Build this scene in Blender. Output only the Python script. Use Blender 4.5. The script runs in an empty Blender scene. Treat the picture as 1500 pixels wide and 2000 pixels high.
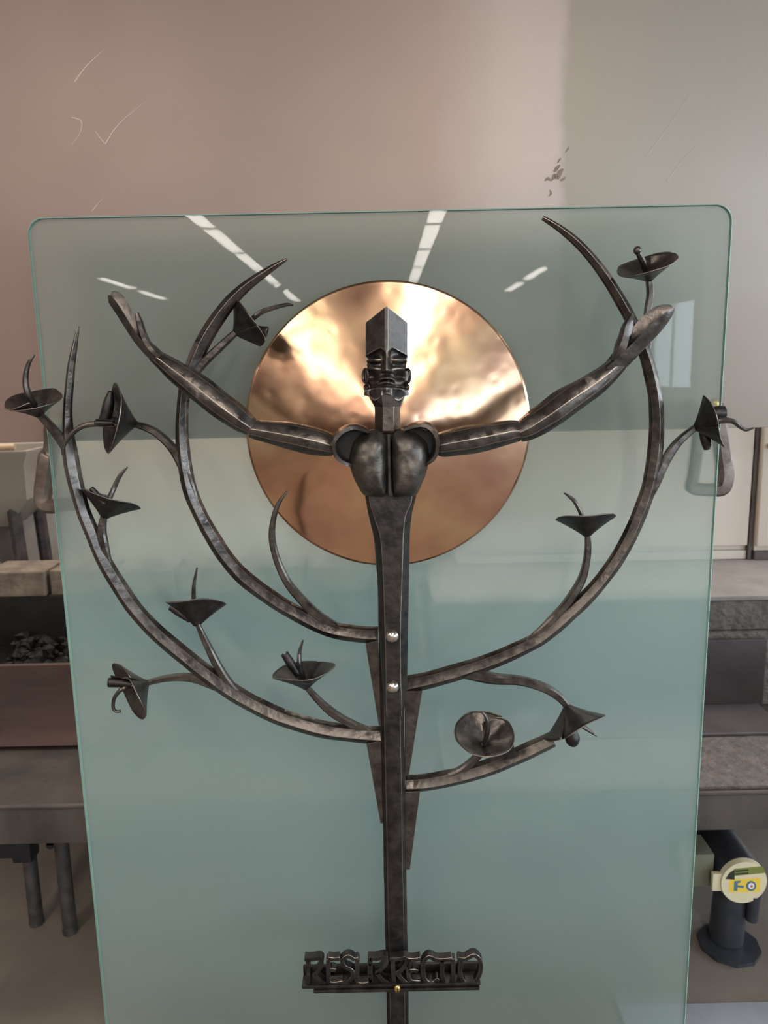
import bpy, bmesh, math, random
from mathutils import Vector, Matrix, noise

random.seed(7)
sc = bpy.context.scene
C = sc.collection
R = math.radians

# ------------------------------------------------------------------ camera
H = 1.55                      # camera height
F = 1500.0                    # focal length in pixels of the 1500x2000 frame
PITCH, ROLL = R(10.4), R(1.15)
_f = Vector((0, math.cos(PITCH), -math.sin(PITCH)))
_r0 = Vector((1, 0, 0))
_u0 = Vector((0, math.sin(PITCH), math.cos(PITCH)))
CR = _r0 * math.cos(ROLL) - _u0 * math.sin(ROLL)
CU = _u0 * math.cos(ROLL) + _r0 * math.sin(ROLL)
EYE = Vector((0, 0, H))
cam_d = bpy.data.cameras.new('camera')
cam = bpy.data.objects.new('camera', cam_d)
C.objects.link(cam)
cam_d.sensor_fit = 'HORIZONTAL'
cam_d.sensor_width = 36.0
cam_d.lens = 36.0 * F / 1500.0
cam_d.clip_start = 0.02
cam_d.dof.use_dof = True
cam_d.dof.focus_distance = 1.36
cam_d.dof.aperture_fstop = 7.0
m = Matrix.Identity(4)
for i in range(3):
    m[i][0] = CR[i]; m[i][1] = CU[i]; m[i][2] = -_f[i]; m[i][3] = EYE[i]
cam.matrix_world = m
sc.camera = cam

# ------------------------------------------------------------------ view, world
sc.view_settings.view_transform = 'Standard'
sc.view_settings.look = 'None'
sc.view_settings.gamma = 1.0
sc.view_settings.use_curve_mapping = False
sc.view_settings.exposure = 0.50
sc.cycles.use_denoising = True
sc.cycles.max_bounces = 7
sc.cycles.diffuse_bounces = 3
sc.cycles.glossy_bounces = 4
sc.cycles.transmission_bounces = 4
sc.cycles.transparent_max_bounces = 8
sc.cycles.sample_clamp_indirect = 6.0
world = bpy.data.worlds.new('world')
sc.world = world
world.use_nodes = True
world.node_tree.nodes['Background'].inputs[0].default_value = (0.75, 0.85, 1.0, 1)
world.node_tree.nodes['Background'].inputs[1].default_value = 1.0

CEIL = 2.98
LAMP_E = 24.0                 # watts of one ceiling tube lamp
WIN_E = 95.0                  # watts of daylight through one window
# room: x from XA to XB, y from YA to YB
XA, XB, YA, YB = -6.0, 5.4, -14.5, 3.25
lamp_spots = []  # lamps behind the hood are added, unseen, to back-light wall and glass
for x, ys in ((-1.68, [2.55] + [-0.98 - 1.62 * k for k in range(8)]),
              (0.55, [2.55] + [-0.98 - 1.62 * k for k in range(7)]),
              (-4.1, [2.3, -1.6, -9.5, -11.4]),  # near lamps of this row are unseen, added for even light
              (2.4, [2.3, -9.3, -11.2])):
    for y in ys:
        lamp_spots.append((x, y))
win_spots = [(2.15, 2.0), (-1.2, 2.0), (-4.6, 2.0), (-8.0, 2.0), (-11.4, 2.0)]   # along the right wall: centre y, width; hearth-side one added for blue light


def area(name, loc, rot, sx, sy, e, col, parent=None):
    l = bpy.data.lights.new(name, 'AREA')
    l.shape = 'RECTANGLE'; l.size = sx; l.size_y = sy; l.energy = e; l.color = col
    o = bpy.data.objects.new(name, l)
    C.objects.link(o)
    o.location = loc; o.rotation_euler = rot
    if parent: o.parent = parent
    return o


for y, w in win_spots:
    area('window_daylight', (XB - 0.02, y, 1.9), (0, R(90), 0), 1.5, w - 0.1, WIN_E, (0.72, 0.87, 1.0))


# ------------------------------------------------------------------ projection helpers (pixel of the frame -> point at a depth)
def ray(u, v):
    return _f + CR * ((u - 750.0) / F) - CU * ((v - 1000.0) / F)


def P(u, v, Y):
    d = ray(u, v)
    return EYE + d * (Y / d.y)


def PZ(u, v, z):
    d = ray(u, v)
    return EYE + d * ((z - H) / d.z)


def scale_at(u, v, Y):          # metres per pixel
    return Y / ray(u, v).y / F


# ------------------------------------------------------------------ materials
def new_mat(name):
    mt = bpy.data.materials.new(name)
    mt.use_nodes = True
    nt = mt.node_tree
    return mt, nt, nt.nodes['Principled BSDF']


def N(nt, kind, **kw):
    n = nt.nodes.new(kind)
    for k, v in kw.items():
        if k in n.inputs.keys():
            n.inputs[k].default_value = v
        else:
            setattr(n, k, v)
    return n


def ramp(nt, src, stops):
    r = nt.nodes.new('ShaderNodeValToRGB')
    els = r.color_ramp.elements
    while len(els) < len(stops): els.new(0.5)
    for e, (p, c) in zip(els, stops):
        e.position = p
        e.color = (c[0], c[1], c[2], 1) if hasattr(c, '__len__') else (c, c, c, 1)
    nt.links.new(src, r.inputs[0])
    return r


def coords(nt, scale=(1, 1, 1)):
    t = nt.nodes.new('ShaderNodeTexCoord')
    mp = nt.nodes.new('ShaderNodeMapping')
    mp.inputs['Scale'].default_value = scale
    nt.links.new(t.outputs['Object'], mp.inputs[0])
    return mp.outputs[0]


def bump(nt, bsdf, src, strength, dist=0.002):
    b = N(nt, 'ShaderNodeBump')
    b.inputs['Strength'].default_value = strength
    b.inputs['Distance'].default_value = dist
    nt.links.new(src, b.inputs['Height'])
    nt.links.new(b.outputs[0], bsdf.inputs['Normal'])
    return b


def mat(name, c1, c2=None, rough=0.6, metal=0.0, scale=8.0, detail=6.0, bs=0.0, bd=0.003, bscale=None,
        stretch=(1, 1, 1), rough2=None):
    mt, nt, b = new_mat(name)
    c2 = c2 or c1
    co = coords(nt, stretch)
    n = N(nt, 'ShaderNodeTexNoise', Scale=scale, Detail=detail, Roughness=0.6)
    nt.links.new(co, n.inputs['Vector'])
    r = ramp(nt, n.outputs['Fac'], [(0.3, c1), (0.7, c2)])
    nt.links.new(r.outputs[0], b.inputs['Base Color'])
    b.inputs['Roughness'].default_value = rough
    b.inputs['Metallic'].default_value = metal
    if rough2 is not None:
        rr = ramp(nt, n.outputs['Fac'], [(0.3, rough), (0.7, rough2)])
        nt.links.new(rr.outputs[0], b.inputs['Roughness'])
    if bs:
        n2 = N(nt, 'ShaderNodeTexNoise', Scale=bscale or scale * 4, Detail=5.0)
        nt.links.new(co, n2.inputs['Vector'])
        bump(nt, b, n2.outputs['Fac'], bs, bd)
    return mt


def iron_mat(name, dark, light, rough, wear, edge=True):
    mt, nt, b = new_mat(name)
    co = coords(nt)
    n = N(nt, 'ShaderNodeTexNoise', Scale=38.0, Detail=6.0, Roughness=0.62)
    nt.links.new(co, n.inputs['Vector'])
    r = ramp(nt, n.outputs['Fac'], [(0.32, dark), (0.72, light)])
    g = N(nt, 'ShaderNodeNewGeometry')
    pr = ramp(nt, g.outputs['Pointiness'], [(0.508, 0.0), (0.575, 1.0)])
    mx = N(nt, 'ShaderNodeMix', data_type='RGBA')
    if edge: nt.links.new(pr.outputs[0], mx.inputs['Factor'])
    else: mx.inputs['Factor'].default_value = 0.0
    nt.links.new(r.outputs[0], mx.inputs['A'])
    mx.inputs['B'].default_value = (*wear, 1)
    nt.links.new(mx.outputs['Result'], b.inputs['Base Color'])
    b.inputs['Metallic'].default_value = 0.9
    rr = ramp(nt, n.outputs['Fac'], [(0.3, rough - 0.08), (0.7, rough + 0.1)])
    nt.links.new(rr.outputs[0], b.inputs['Roughness'])
    n2 = N(nt, 'ShaderNodeTexNoise', Scale=95.0, Detail=3.0)
    nt.links.new(co, n2.inputs['Vector'])
    n3 = N(nt, 'ShaderNodeTexVoronoi', Scale=60.0, feature='SMOOTH_F1')
    nt.links.new(co, n3.inputs['Vector'])
    ad = N(nt, 'ShaderNodeMath', operation='ADD')
    nt.links.new(n2.outputs['Fac'], ad.inputs[0]); nt.links.new(n3.outputs['Distance'], ad.inputs[1])
    bump(nt, b, ad.outputs[0], 0.35, 0.0025)
    return mt


M = {}
M['iron'] = iron_mat('forged_iron', (0.065, 0.056, 0.052), (0.165, 0.142, 0.126), 0.34, (0.55, 0.48, 0.40), False)
M['iron_face'] = iron_mat('chiselled_iron', (0.065, 0.056, 0.052), (0.165, 0.142, 0.126), 0.38, (0.55, 0.48, 0.40))
M['iron_chest'] = iron_mat('hammered_chest_iron', (0.075, 0.066, 0.060), (0.20, 0.175, 0.15), 0.44, (0.4, 0.35, 0.3), False)
M['worn'] = mat('worn_bright_arris', (0.20, 0.17, 0.145), (0.40, 0.34, 0.29), 0.35, 0.9, 50)
M['iron_dark'] = iron_mat('blackened_iron', (0.035, 0.032, 0.032), (0.085, 0.074, 0.070), 0.45, (0.40, 0.36, 0.32), False)
M['rivet'] = mat('polished_rivet', (0.55, 0.50, 0.46), (0.7, 0.64, 0.58), 0.22, 1.0, 60)
M['brass'] = mat('brass', (0.75, 0.52, 0.16), (0.85, 0.62, 0.22), 0.25, 1.0, 60)
M['concrete'] = mat('concrete_floor', (0.115, 0.093, 0.075), (0.20, 0.165, 0.138), 0.55, 0.0, 2.2, 8, 0.15, 0.004, 60)
M['floor_reflection'] = mat('pale_floor_reflection', (0.19, 0.20, 0.22), (0.26, 0.27, 0.30), 0.5, 0.0, 4.0, 8, 0.15, 0.004, 60)
M['wall'] = mat('white_wall', (0.72, 0.65, 0.58), (0.78, 0.71, 0.635), 0.85, 0, 3, 4, 0.1, 0.002, 90)
M['ceil'] = mat('ceiling_paint', (0.30, 0.28, 0.265), (0.35, 0.33, 0.31), 0.9, 0, 3)
M['roomwall'] = mat('room_wall_paint', (0.25, 0.235, 0.22), (0.32, 0.30, 0.28), 0.9, 0, 2)
M['cabinet'] = mat('cabinet_laminate', (0.60, 0.52, 0.445), (0.65, 0.57, 0.49), 0.5, 0, 2)
M['dark_gap'] = mat('dark_plinth', (0.075, 0.062, 0.055), (0.11, 0.09, 0.08), 0.6, 0, 12)
M['rust'] = mat('rusty_plate', (0.020, 0.009, 0.007), (0.070, 0.031, 0.022), 0.7, 0.0, 7, 8, 0.25, 0.004, 40, (0.35, 1, 1.2))
M['table'] = mat('grimy_steel_plate', (0.014, 0.010, 0.008), (0.052, 0.038, 0.030), 0.78, 0.0, 9, 8, 0.25, 0.003, 60)
M['rim'] = mat('hearth_rim_steel', (0.030, 0.024, 0.020), (0.078, 0.062, 0.053), 0.72, 0.0, 8, 8, 0.3, 0.003, 70, (1, 1, 0.4))
M['dark_rust'] = mat('dark_rust_plate', (0.020, 0.013, 0.012), (0.040, 0.026, 0.023), 0.5, 0.15, 7, 8, 0.2, 0.004, 40)
M['bracket'] = mat('brown_forged_steel', (0.13, 0.10, 0.085), (0.24, 0.19, 0.16), 0.45, 0.7, 30, 6, 0.3, 0.003, 80)
M['cast'] = mat('pitted_cast_slab', (0.06, 0.05, 0.046), (0.13, 0.11, 0.10), 0.75, 0.0, 26, 8, 0.9, 0.012, 55)
M['stone'] = mat('grey_ledge_stone', (0.17, 0.15, 0.145), (0.23, 0.205, 0.195), 0.7, 0, 10, 8, 0.3, 0.004, 60)
M['bright_plate'] = mat('smooth_plate', (0.10, 0.083, 0.083), (0.16, 0.135, 0.138), 0.35, 0.6, 5, 6, 0.15, 0.002, 50)
M['brick'] = mat('sooty_firebrick', (0.085, 0.065, 0.05), (0.23, 0.18, 0.14), 0.85, 0, 14, 8, 0.5, 0.006, 60)
M['soot'] = mat('soot_black', (0.008, 0.008, 0.008), (0.02, 0.018, 0.016), 0.8, 0, 8)
M['coal'] = mat('coal', (0.002, 0.002, 0.002), (0.008, 0.007, 0.006), 0.5, 0, 40, 5, 0.4, 0.004, 90)
M['pipe'] = mat('dirty_pipe', (0.035, 0.032, 0.034), (0.12, 0.105, 0.10), 0.5, 0.5, 22, 8, 0.25, 0.003, 60)
M['black_metal'] = mat('black_metal', (0.012, 0.012, 0.014), (0.025, 0.025, 0.028), 0.4, 0.2, 20)
M['hopper'] = mat('grey_tank_enamel', (0.25, 0.225, 0.195), (0.31, 0.28, 0.24), 0.6, 0, 5)
M['wood'] = mat('pale_wood', (0.42, 0.30, 0.19), (0.55, 0.41, 0.27), 0.6, 0, 6, 6, 0, 0, None, (1, 8, 8))
M['cream'] = mat('cream_plastic', (0.60, 0.53, 0.36), (0.66, 0.58, 0.40), 0.45, 0, 5)
M['blower'] = mat('dark_blower_paint', (0.030, 0.032, 0.040), (0.055, 0.058, 0.070), 0.32, 0.3, 12, 5, 0.1, 0.002, 80)
M['olive'] = mat('olive_box', (0.10, 0.10, 0.07), (0.15, 0.145, 0.10), 0.5, 0, 8)
M['yellow'] = mat('yellow_label', (0.72, 0.50, 0.05), (0.78, 0.55, 0.07), 0.5, 0, 9)
M['blue'] = mat('blue_print', (0.07, 0.14, 0.19), (0.09, 0.17, 0.22), 0.5, 0, 9)
M['white'] = mat('white_print', (0.7, 0.7, 0.68), None, 0.5)
M['red'] = mat('red_print', (0.5, 0.08, 0.05), None, 0.5)
M['green'] = mat('green_print', (0.14, 0.17, 0.03), (0.18, 0.21, 0.045), 0.5, 0, 9)
M['black'] = mat('black_print', (0.02, 0.025, 0.015), None, 0.5)
M['fixture'] = mat('lamp_fixture_white', (0.75, 0.75, 0.73), None, 0.5)
for k_ in ('soot', 'coal'):
    M[k_].node_tree.nodes['Principled BSDF'].inputs['Specular IOR Level'].default_value = 0.15
M['frame'] = mat('window_frame_white', (0.7, 0.7, 0.7), None, 0.5)

# hammered copper disc
mt, nt, b = new_mat('hammered_copper')
co = coords(nt)
n = N(nt, 'ShaderNodeTexNoise', Scale=7.0, Detail=3.0, Roughness=0.5); nt.links.new(co, n.inputs['Vector'])
r = ramp(nt, n.outputs['Fac'], [(0.30, (0.54, 0.29, 0.20)), (0.5, (0.66, 0.395, 0.25)), (0.70, (0.76, 0.53, 0.31))])
nt.links.new(r.outputs[0], b.inputs['Base Color'])
b.inputs['Metallic'].default_value = 1.0
rr = ramp(nt, n.outputs['Fac'], [(0.3, 0.17), (0.7, 0.25)]); nt.links.new(rr.outputs[0], b.inputs['Roughness'])
v = N(nt, 'ShaderNodeTexVoronoi', Scale=34.0, feature='SMOOTH_F1'); nt.links.new(co, v.inputs['Vector'])
n2 = N(nt, 'ShaderNodeTexNoise', Scale=6.0, Detail=3.0); nt.links.new(co, n2.inputs['Vector'])
ml = N(nt, 'ShaderNodeMath', operation='MULTIPLY_ADD'); ml.inputs[1].default_value = 1.2
nt.links.new(n2.outputs['Fac'], ml.inputs[0]); nt.links.new(v.outputs['Distance'], ml.inputs[2])
bump(nt, b, ml.outputs[0], 0.22, 0.003)
M['copper'] = mt

# hood sheet: rolled steel with a brownish mill-scale skin; paler band is part patch, part painted reflection
mt, nt, b = new_mat('rolled_steel_hood')
co = coords(nt)
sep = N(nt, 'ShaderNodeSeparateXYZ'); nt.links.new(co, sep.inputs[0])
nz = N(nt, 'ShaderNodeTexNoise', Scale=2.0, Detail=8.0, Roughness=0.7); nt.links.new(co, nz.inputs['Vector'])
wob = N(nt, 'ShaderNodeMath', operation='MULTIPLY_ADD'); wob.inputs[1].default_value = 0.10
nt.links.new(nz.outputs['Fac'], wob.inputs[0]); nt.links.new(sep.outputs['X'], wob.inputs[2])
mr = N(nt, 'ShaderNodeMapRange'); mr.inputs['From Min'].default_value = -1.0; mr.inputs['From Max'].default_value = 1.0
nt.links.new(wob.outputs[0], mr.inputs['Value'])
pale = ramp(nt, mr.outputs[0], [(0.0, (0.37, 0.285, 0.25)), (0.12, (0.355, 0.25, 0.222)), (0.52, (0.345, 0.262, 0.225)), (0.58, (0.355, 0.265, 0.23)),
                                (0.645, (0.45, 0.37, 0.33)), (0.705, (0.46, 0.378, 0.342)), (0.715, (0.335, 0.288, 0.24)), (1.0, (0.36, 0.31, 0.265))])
fine = N(nt, 'ShaderNodeTexNoise', Scale=320.0, Detail=2.0); nt.links.new(co, fine.inputs['Vector'])
fr = ramp(nt, fine.outputs['Fac'], [(0.3, 0.975), (0.7, 1.025)])
mm = N(nt, 'ShaderNodeMix', data_type='RGBA', blend_type='MULTIPLY'); mm.inputs['Factor'].default_value = 1.0
nt.links.new(pale.outputs[0], mm.inputs['A']); nt.links.new(fr.outputs[0], mm.inputs['B'])
nt.links.new(mm.outputs['Result'], b.inputs['Base Color'])
b.inputs['Metallic'].default_value = 0.55
n2 = N(nt, 'ShaderNodeTexNoise', Scale=3.0, Detail=6.0); nt.links.new(co, n2.inputs['Vector'])
rr = ramp(nt, n2.outputs['Fac'], [(0.3, 0.46), (0.7, 0.56)]); nt.links.new(rr.outputs[0], b.inputs['Roughness'])
bump(nt, b, fine.outputs['Fac'], 0.06, 0.001)
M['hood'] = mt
M['scratch'] = mat('bright_scratch', (0.46, 0.37, 0.33), None, 0.45, 0.5)
M['stain'] = mat('dark_stain', (0.20, 0.16, 0.12), (0.27, 0.21, 0.17), 0.6, 0.3, 60)


# glass: polished front, acid-frosted back, ground edge
def glass_front():
    mt = bpy.data.materials.new('glass_polished_face'); mt.use_nodes = True
    nt = mt.node_tree; nt.nodes.clear()
    out = N(nt, 'ShaderNodeOutputMaterial')
    tr = N(nt, 'ShaderNodeBsdfTransparent'); tr.inputs[0].default_value = (0.955, 0.97, 0.945, 1)
    gl = N(nt, 'ShaderNodeBsdfGlossy', Roughness=0.0); gl.inputs[0].default_value = (1, 1, 1, 1)
    fr = N(nt, 'ShaderNodeFresnel', IOR=1.24)
    mx = N(nt, 'ShaderNodeMixShader')
    nt.links.new(fr.outputs[0], mx.inputs[0]); nt.links.new(tr.outputs[0], mx.inputs[1]); nt.links.new(gl.outputs[0], mx.inputs[2])
    nt.links.new(mx.outputs[0], out.inputs[0])
    return mt


def glass_back():
    mt = bpy.data.materials.new('glass_frosted_face'); mt.use_nodes = True
    nt = mt.node_tree; nt.nodes.clear()
    out = N(nt, 'ShaderNodeOutputMaterial')
    rf = N(nt, 'ShaderNodeBsdfRefraction', Roughness=0.40, IOR=1.09); rf.inputs[0].default_value = (0.955, 0.97, 0.945, 1)
    di = N(nt, 'ShaderNodeBsdfDiffuse'); di.inputs[0].default_value = (0.62, 0.67, 0.61, 1)
    ts = N(nt, 'ShaderNodeBsdfTranslucent'); ts.inputs[0].default_value = (0.46, 0.85, 1.0, 1)
    tp = N(nt, 'ShaderNodeBsdfTransparent'); tp.inputs[0].default_value = (0.955, 0.97, 0.945, 1)
    m1 = N(nt, 'ShaderNodeMixShader'); m1.inputs[0].default_value = 0.58    # diffuse / translucent
    nt.links.new(di.outputs[0], m1.inputs[1]); nt.links.new(ts.outputs[0], m1.inputs[2])
    m2 = N(nt, 'ShaderNodeMixShader'); m2.inputs[0].default_value = 0.55    # blurred / straight
    nt.links.new(rf.outputs[0], m2.inputs[1]); nt.links.new(tp.outputs[0], m2.inputs[2])
    m3 = N(nt, 'ShaderNodeMixShader'); m3.inputs[0].default_value = 0.50
    nt.links.new(m2.outputs[0], m3.inputs[1]); nt.links.new(m1.outputs[0], m3.inputs[2])
    nt.links.new(m3.outputs[0], out.inputs[0])
    return mt


M['glass_front'] = glass_front()
M['glass_back'] = glass_back()
M['glass_edge'] = mat('glass_ground_edge', (0.27, 0.42, 0.37), (0.33, 0.48, 0.43), 0.3, 0, 4)


# ------------------------------------------------------------------ object helpers
def link(name, bm, material, parent=None, sharp=35, flat=False, arris=0.0):
    bmesh.ops.recalc_face_normals(bm, faces=bm.faces)
    if arris:
        es = [e for e in bm.edges if len(e.link_faces) == 2 and e.calc_face_angle(0) > R(sharp)]
        bmesh.ops.bevel(bm, geom=es, offset=arris, segments=1, affect='EDGES', material=1, clamp_overlap=True)
        material = [material, M['worn']]
    if not flat:
        for f in bm.faces: f.smooth = True
        for e in bm.edges:
            if len(e.link_faces) == 2 and e.calc_face_angle(0) > R(sharp):
                e.smooth = False
    me = bpy.data.meshes.new(name)
    if parent is not None:
        off = Vector(parent.get('_base', (0, 0, 0)))
        bmesh.ops.translate(bm, verts=bm.verts, vec=-off)
    bm.to_mesh(me); bm.free()
    o = bpy.data.objects.new(name, me)
    C.objects.link(o)
    for mm_ in (material if isinstance(material, (list, tuple)) else [material]):
        me.materials.append(mm_)
    if parent is not None:
        o.parent = parent
        o['_base'] = tuple(parent.get('_base', (0, 0, 0)))
    return o


def thing(name, label, cat, base, group=None):
    o = bpy.data.objects.new(name, None)
    C.objects.link(o)
    o.empty_display_size = 0.1
    o.location = base
    o['_base'] = tuple(base)
    o['label'] = label; o['category'] = cat
    if group: o['group'] = group
    return o


def struct(o, label=None):
    o['kind'] = 'structure'
    if label: o['label'] = label
    return o


def box(bm, lo, hi, bev=0.0):
    vs = [bm.verts.new((x, y, z)) for x in (lo[0], hi[0]) for y in (lo[1], hi[1]) for z in (lo[2], hi[2])]
    fs = [(0, 1, 3, 2), (4, 6, 7, 5), (0, 4, 5, 1), (2, 3, 7, 6), (0, 2, 6, 4), (1, 5, 7, 3)]
    faces = [bm.faces.new([vs[i] for i in f]) for f in fs]
    if bev:
        es = list({e for f in faces for e in f.edges})
        bmesh.ops.bevel(bm, geom=es, offset=bev, segments=2, affect='EDGES', profile=0.6)
    return bm


def mbox(name, lo, hi, material, parent=None, bev=0.004):
    bm = bmesh.new()
    box(bm, lo, hi, bev)
    return link(name, bm, material, parent)


def catmull(pts, n):
    """pts: list of tuples, dense interpolation with n steps per span"""
    out = []
    L = len(pts)
    for i in range(L - 1):
        p0, p1, p2, p3 = pts[max(i - 1, 0)], pts[i], pts[i + 1], pts[min(i + 2, L - 1)]
        for k in range(n):
            t = k / n
            out.append(tuple(0.5 * (2 * b + (c - a) * t + (2 * a - 5 * b + 4 * c - d) * t * t + (3 * b - a - 3 * c + d) * t ** 3)
                             for a, b, c, d in zip(p0, p1, p2, p3)))
    out.append(tuple(pts[-1]))
    return out


def octagon(ch=0.45, dz=1.0):
    c = ch
    return [(1, c * dz), (c, dz), (-c, dz), (-1, c * dz), (-1, -c * dz), (-c, -dz), (c, -dz), (1, -c * dz)]


def circle(n=10):
    return [(math.cos(2 * math.pi * i / n), math.sin(2 * math.pi * i / n)) for i in range(n)]


RECT = [(1, 1), (-1, 1), (-1, -1), (1, -1)]


def sweep3(bm, pts, section, jitter=0.0, up=Vector((0, 1, 0)), depth=None, seed=0, mark=True):
    """pts: list of (Vector, half_width); section in (n, b): n in the XZ plane, b along y"""
    rings = []
    L = len(pts)
    for i, (p, w) in enumerate(pts):
        t = (pts[min(i + 1, L - 1)][0] - pts[max(i - 1, 0)][0]).normalized()
        bb = up - t * up.dot(t)
        if bb.length < 1e-3: bb = Vector((0, 0, 1)) - t * t.z
        bb.normalize()
        nn = bb.cross(t)
        sec = section(i / (L - 1)) if callable(section) else section
        ring = []
        for k, (a, b_) in enumerate(sec):
            j = 1.0
            if jitter:
                j += jitter * noise.noise(Vector((p.x * 23 + k * 3.1 + seed, p.z * 23, p.y * 11)))
            dd = depth if depth is not None else w
            ring.append(bm.verts.new(p + nn * (a * w * j) + bb * (b_ * dd * j)))
        rings.append(ring)
    m_ = len(rings[0])
    for i in range(L - 1):
        for k in range(m_):
            bm.faces.new((rings[i][k], rings[i][(k + 1) % m_], rings[i + 1][(k + 1) % m_], rings[i + 1][k]))
    bm.faces.new(rings[0][::-1]); bm.faces.new(rings[-1])
    return bm


def px_path(pts, Y, n=6):
    """pts (u, v, width_px[, dy]) -> list of (Vector, half width)"""
    q = [(p[0], p[1], p[2], p[3] if len(p) > 3 else 0.0) for p in pts]
    out = []
    for u, v_, w, dy in catmull(q, n):
        out.append((P(u, v_, Y + dy), max(w, 1.0) * 0.5 * scale_at(u, v_, Y + dy)))
    return out


def prism(bm, poly, y0, y1):
    """poly: list of (u, v) pixel corners taken at mid depth, extruded along y"""
    ym = (y0 + y1) / 2
    w = [P(u, v_, ym) for u, v_ in poly]
    a = [bm.verts.new((p.x, y0, p.z)) for p in w]
    b_ = [bm.verts.new((p.x, y1, p.z)) for p in w]
    k = len(w)
    bm.faces.new(a); bm.faces.new(b_[::-1])
    for i in range(k):
        bm.faces.new((a[i], a[(i + 1) % k], b_[(i + 1) % k], b_[i]))
    return bm


def tube(bm, a, b_, r0, r1=None, n=20):
    r1 = r0 if r1 is None else r1
    a, b_ = Vector(a), Vector(b_)
    t = (b_ - a).normalized()
    x = t.orthogonal().normalized(); y = t.cross(x)
    ra = [bm.verts.new(a + (x * math.cos(q) + y * math.sin(q)) * r0) for q in (2 * math.pi * i / n for i in range(n))]
    rb = [bm.verts.new(b_ + (x * math.cos(q) + y * math.sin(q)) * r1) for q in (2 * math.pi * i / n for i in range(n))]
    for i in range(n):
        bm.faces.new((ra[i], ra[(i + 1) % n], rb[(i + 1) % n], rb[i]))
    bm.faces.new(ra[::-1]); bm.faces.new(rb)
    return bm


# ================================================================== the room
D = 1.50                                   # glass front face
def slab(name, lo, hi, material):
    o = mbox(name, lo, hi, material, None, 0.0)
    return struct(o)


slab('floor', (XA, YA, -0.1), (XB, YB, 0), M['concrete'])
slab('ceiling', (XA, YA, CEIL + 0.05), (XB, YB, CEIL + 0.15), M['ceil'])
slab('wall_back', (XA, YB, 0), (XB, YB + 0.1, CEIL + 0.05), M['wall'])
slab('wall_left', (XA - 0.1, YA, 0), (XA, YB, CEIL + 0.05), M['roomwall'])
slab('wall_front', (XA, YA - 0.1, 0), (XB, YA, CEIL + 0.05), M['roomwall'])
# right wall with window openings, one added for blue light
bm = bmesh.new()
ys = sorted([(y - w / 2, y + w / 2) for y, w in win_spots])
edges = [YA] + [e for pr_ in ys for e in pr_] + [YB]
for i in range(0, len(edges), 2):
    box(bm, (XB, edges[i], 0), (XB + 0.15, edges[i + 1], CEIL + 0.05))
for a_, b_ in ys:
    box(bm, (XB, a_, 0), (XB + 0.15, b_, 1.1)); box(bm, (XB, a_, 2.7), (XB + 0.15, b_, CEIL + 0.05))
struct(link('wall_right', bm, M['roomwall']))
for k, (y, w) in enumerate(win_spots):
    bm = bmesh.new()
    a_, b_ = y - w / 2, y + w / 2
    for lo, hi in (((a_, 1.1), (a_ + 0.06, 2.7)), ((b_ - 0.06, 1.1), (b_, 2.7)), ((a_, 1.1), (b_, 1.16)), ((a_, 2.64), (b_, 2.7)),
                   ((y - 0.03, 1.1), (y + 0.03, 2.7))):
        box(bm, (XB - 0.06, lo[0], lo[1]), (XB + 0.04, hi[0], hi[1]))
    struct(link('window_%d' % (k + 1), bm, M['frame']))

# thin pale slab standing for a bluish floor reflection, right of the hearth front
a_ = PZ(1340, 1963, 0); b_ = PZ(1500, 1960, 0)
bm = bmesh.new(); box(bm, (0.55, 0.9, 0.0), (2.6, a_.y, 0.004))
struct(link('floor_reflection_slab', bm, M['floor_reflection']))

# ceiling lamps (tubes hang under the ceiling in rows; seen as reflections, save the unseen ones added for light)
for k, (x, y) in enumerate(lamp_spots):
    row = {-1.68: 'second', 0.55: 'third', -4.1: 'first', 2.4: 'fourth'}[x]
    t = thing('ceiling_lamp', 'long white tube lamp of the workshop ceiling, mirrored in glass and disc except those added unseen for light', 'lamp', (x, y, CEIL + 0.05),
              'ceiling tube lamps in rows')
    bm = bmesh.new(); box(bm, (x - 0.09, y - 0.77, CEIL + 0.003), (x + 0.09, y + 0.77, CEIL + 0.05), 0.006)
    link('housing', bm, M['fixture'], t)
    area('tube_light', (0, 0, -0.052), (0, 0, 0), 0.15, 1.48, LAMP_E, (1.0, 0.93, 0.84), t)

# ================================================================== hood
YH = 1.63
zb = P(744, 850, YH).z
hood = thing('forge_hood', 'brownish rolled steel forge hood above the hearth', 'hood', (0, YH, zb))
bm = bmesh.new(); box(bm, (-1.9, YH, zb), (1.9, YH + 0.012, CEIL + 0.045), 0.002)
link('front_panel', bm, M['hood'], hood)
for s in (-1, 1):
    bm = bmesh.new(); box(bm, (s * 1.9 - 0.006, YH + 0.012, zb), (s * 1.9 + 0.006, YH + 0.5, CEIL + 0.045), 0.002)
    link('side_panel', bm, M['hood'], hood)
bm = bmesh.new(); box(bm, (-1.893, YH + 0.012, zb), (1.893, YH + 0.03, zb + 0.004))
link('folded_edge', bm, M['table'], hood)


def hood_strip(name, pts, material):
    bm = bmesh.new()
    pp = [(P(u, v_, YH - 0.0002), max(w, .6) * .5 * scale_at(u, v_, YH)) for u, v_, w in catmull(pts, 6)]
    sweep3(bm, pp, RECT, depth=0.0004)
    return link(name, bm, material, hood)


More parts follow.
